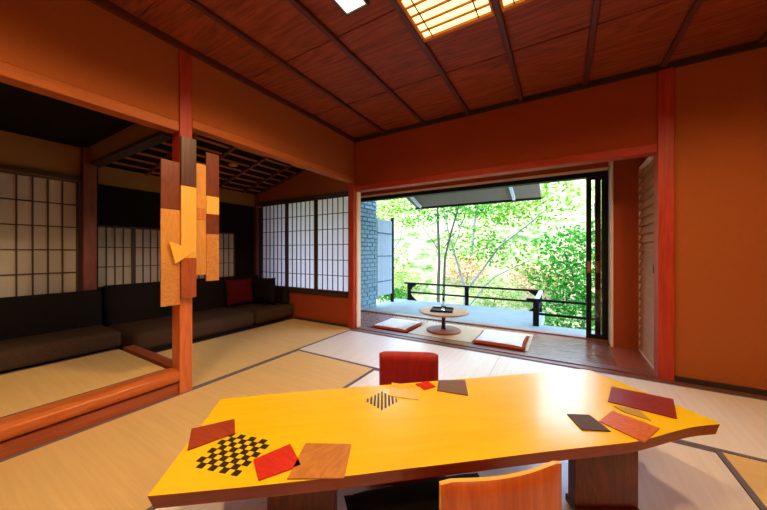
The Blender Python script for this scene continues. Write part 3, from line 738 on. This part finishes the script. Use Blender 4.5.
tree('light green tree left of the twin trunk behind the board fence', (-5.6, 9.0, G0),
     [([(0, 0, 0), (.2, 0, 2.2), (-.3, 0, 4.2)], .04), ([(.2, 0, 2.2), (.9, 0, 3.2), (1.2, 0, 4.6)], .025)],
     [(0, 0, 4.6, 1.5, .8, .8), (1.2, 0, 4.1, .8, .6, .6), (.6, 0, 2.4, .8, .5, .6)], 1500, .11, 'leaf_y', 'barkpale')
tree('dense bright green maple at the right beyond the sliding door', (.35, 8.3, G0),
     [([(0, 0, 0), (.1, 0, 1.5), (-.3, 0, 2.8)], .05), ([(.1, 0, 1.4), (.8, .1, 2.5)], .03)],
     [(-.1, 0, 2.9, .85, .6, .5), (-.45, -.1, 2.2, .75, .6, .45), (.3, 0, 1.9, 1.1, .6, .8), (.1, 0, 1.1, 1.0, .6, .8), (1.0, 0, 3.0, .9, .6, .8), (-.2, 0, .5, .9, .6, .5)], 6500, .10, 'leaf_g')
tree('pale yellow-green tree high on the slope at the right', (1.2, 12.5, .2),
     [([(0, 0, 0), (-.2, 0, 2.5), (.2, 0, 5.0)], .07)],
     [(-.6, 0, 4.6, 2.4, 1, 1.0), (.4, 0, 3.0, 1.8, 1, .8)], 2200, .13, 'leaf_p')
tree('yellow-green tree high on the slope in the centre', (-3.4, 13.0, .5),
     [([(0, 0, 0), (.3, 0, 2.5), (0, 0, 5.0)], .07), ([(.3, 0, 2.0), (1.4, 0, 3.6)], .04)],
     [(0, 0, 3.4, 2.2, 1, 1.3), (1.6, 0, 2.4, 1.6, 1, .9)], 2400, .13, 'leaf_y', 'barkpale')
tree('pale tree high on the slope at the left', (-9.5, 13.5, .6),
     [([(0, 0, 0), (.3, 0, 2.5), (0, 0, 5.0)], .07)],
     [(0, 0, 3.2, 2.6, 1, 1.4), (2.4, 0, 2.6, 1.8, 1, 1.1)], 2400, .13, 'leaf_p', 'barkpale')
tree('low dark green shrub between the fence and the railing', (-4.25, 6.95, -.75), [([(0, 0, 0), (.1, 0, .5)], .02)],
     [(0, 0, .72, .55, .35, .22), (.5, 0, .66, .4, .3, .2)], 700, .10, 'leaf_g', name='shrub', cat='shrub')
for i, (x, y, z, lm, lb) in enumerate(((-5.5, 10.6, -1.0, 'leaf_p', 'pale rounded bush on the slope behind the fence end'), (-3.2, 11.6, -.5, 'leaf_o', 'orange-tinted bush on the slope behind the twin trunks'),
        (-1.9, 9.9, -1.2, 'leaf_p', 'pale rounded bush on the slope right of the centre'), (-.7, 11.2, -.8, 'leaf_o', 'orange-tinted bush on the slope left of the maple'))):
    tree(lb, (x, y, z), [([(0, 0, 0), (.1, 0, .8)], .02)], [(0, 0, .9, 1.0, .5, .6)], 900, .11, lm, name='shrub', cat='shrub')

# ------------------------------------------------------------------ lights
def light(kind, name, loc, energy, col, **k):
    l = bpy.data.lights.new(name, kind); l.energy = energy; l.color = col
    for a, b in k.items(): setattr(l, a, b)
    o = bpy.data.objects.new(name, l); COL.objects.link(o); o.location = loc; return o
W = (1.0, .66, .34)
for i, (x, y, e) in enumerate(((-1.11, 1.45, 105), (-1.14, -.2, 105), (.95, 1.6, 78), (.95, -.2, 60))):
    light('SPOT', 'downlight', (x, y, ZC-.06), e, W, spot_size=math.radians(160), spot_blend=.45, shadow_soft_size=.06)
light('SPOT', 'alcove_fill', (-3.2, .3, 2.05), 10, W, spot_size=math.radians(140), spot_blend=.9, shadow_soft_size=.05)  # added fill to brighten the alcove, no fixture at this spot
s = light('SUN', 'sun', (0, 0, 20), 8.0, (1, .90, .72), angle=math.radians(1.5))
s.rotation_euler = (math.radians(38), 0, math.radians(-18))
w = bpy.data.worlds.new('sky'); SC.world = w; w.use_nodes = True
bg = w.node_tree.nodes['Background']; bg.inputs[0].default_value = (.50, .66, 1.0, 1); bg.inputs[1].default_value = 13.0

# ------------------------------------------------------------------ camera
cam = bpy.data.cameras.new('camera'); co = bpy.data.objects.new('camera', cam); COL.objects.link(co)
co.location = (0, 0, 1.05); co.rotation_euler = (PI/2, 0, math.radians(30.87))
cam.sensor_width = 36; cam.lens = 36*297/767; cam.shift_y = -3/767; cam.clip_start = .02; cam.clip_end = 200
SC.camera = co
SC.view_settings.view_transform = 'Standard'; SC.view_settings.look = 'None'
SC.view_settings.exposure = 0; SC.view_settings.gamma = 1; SC.view_settings.use_curve_mapping = False
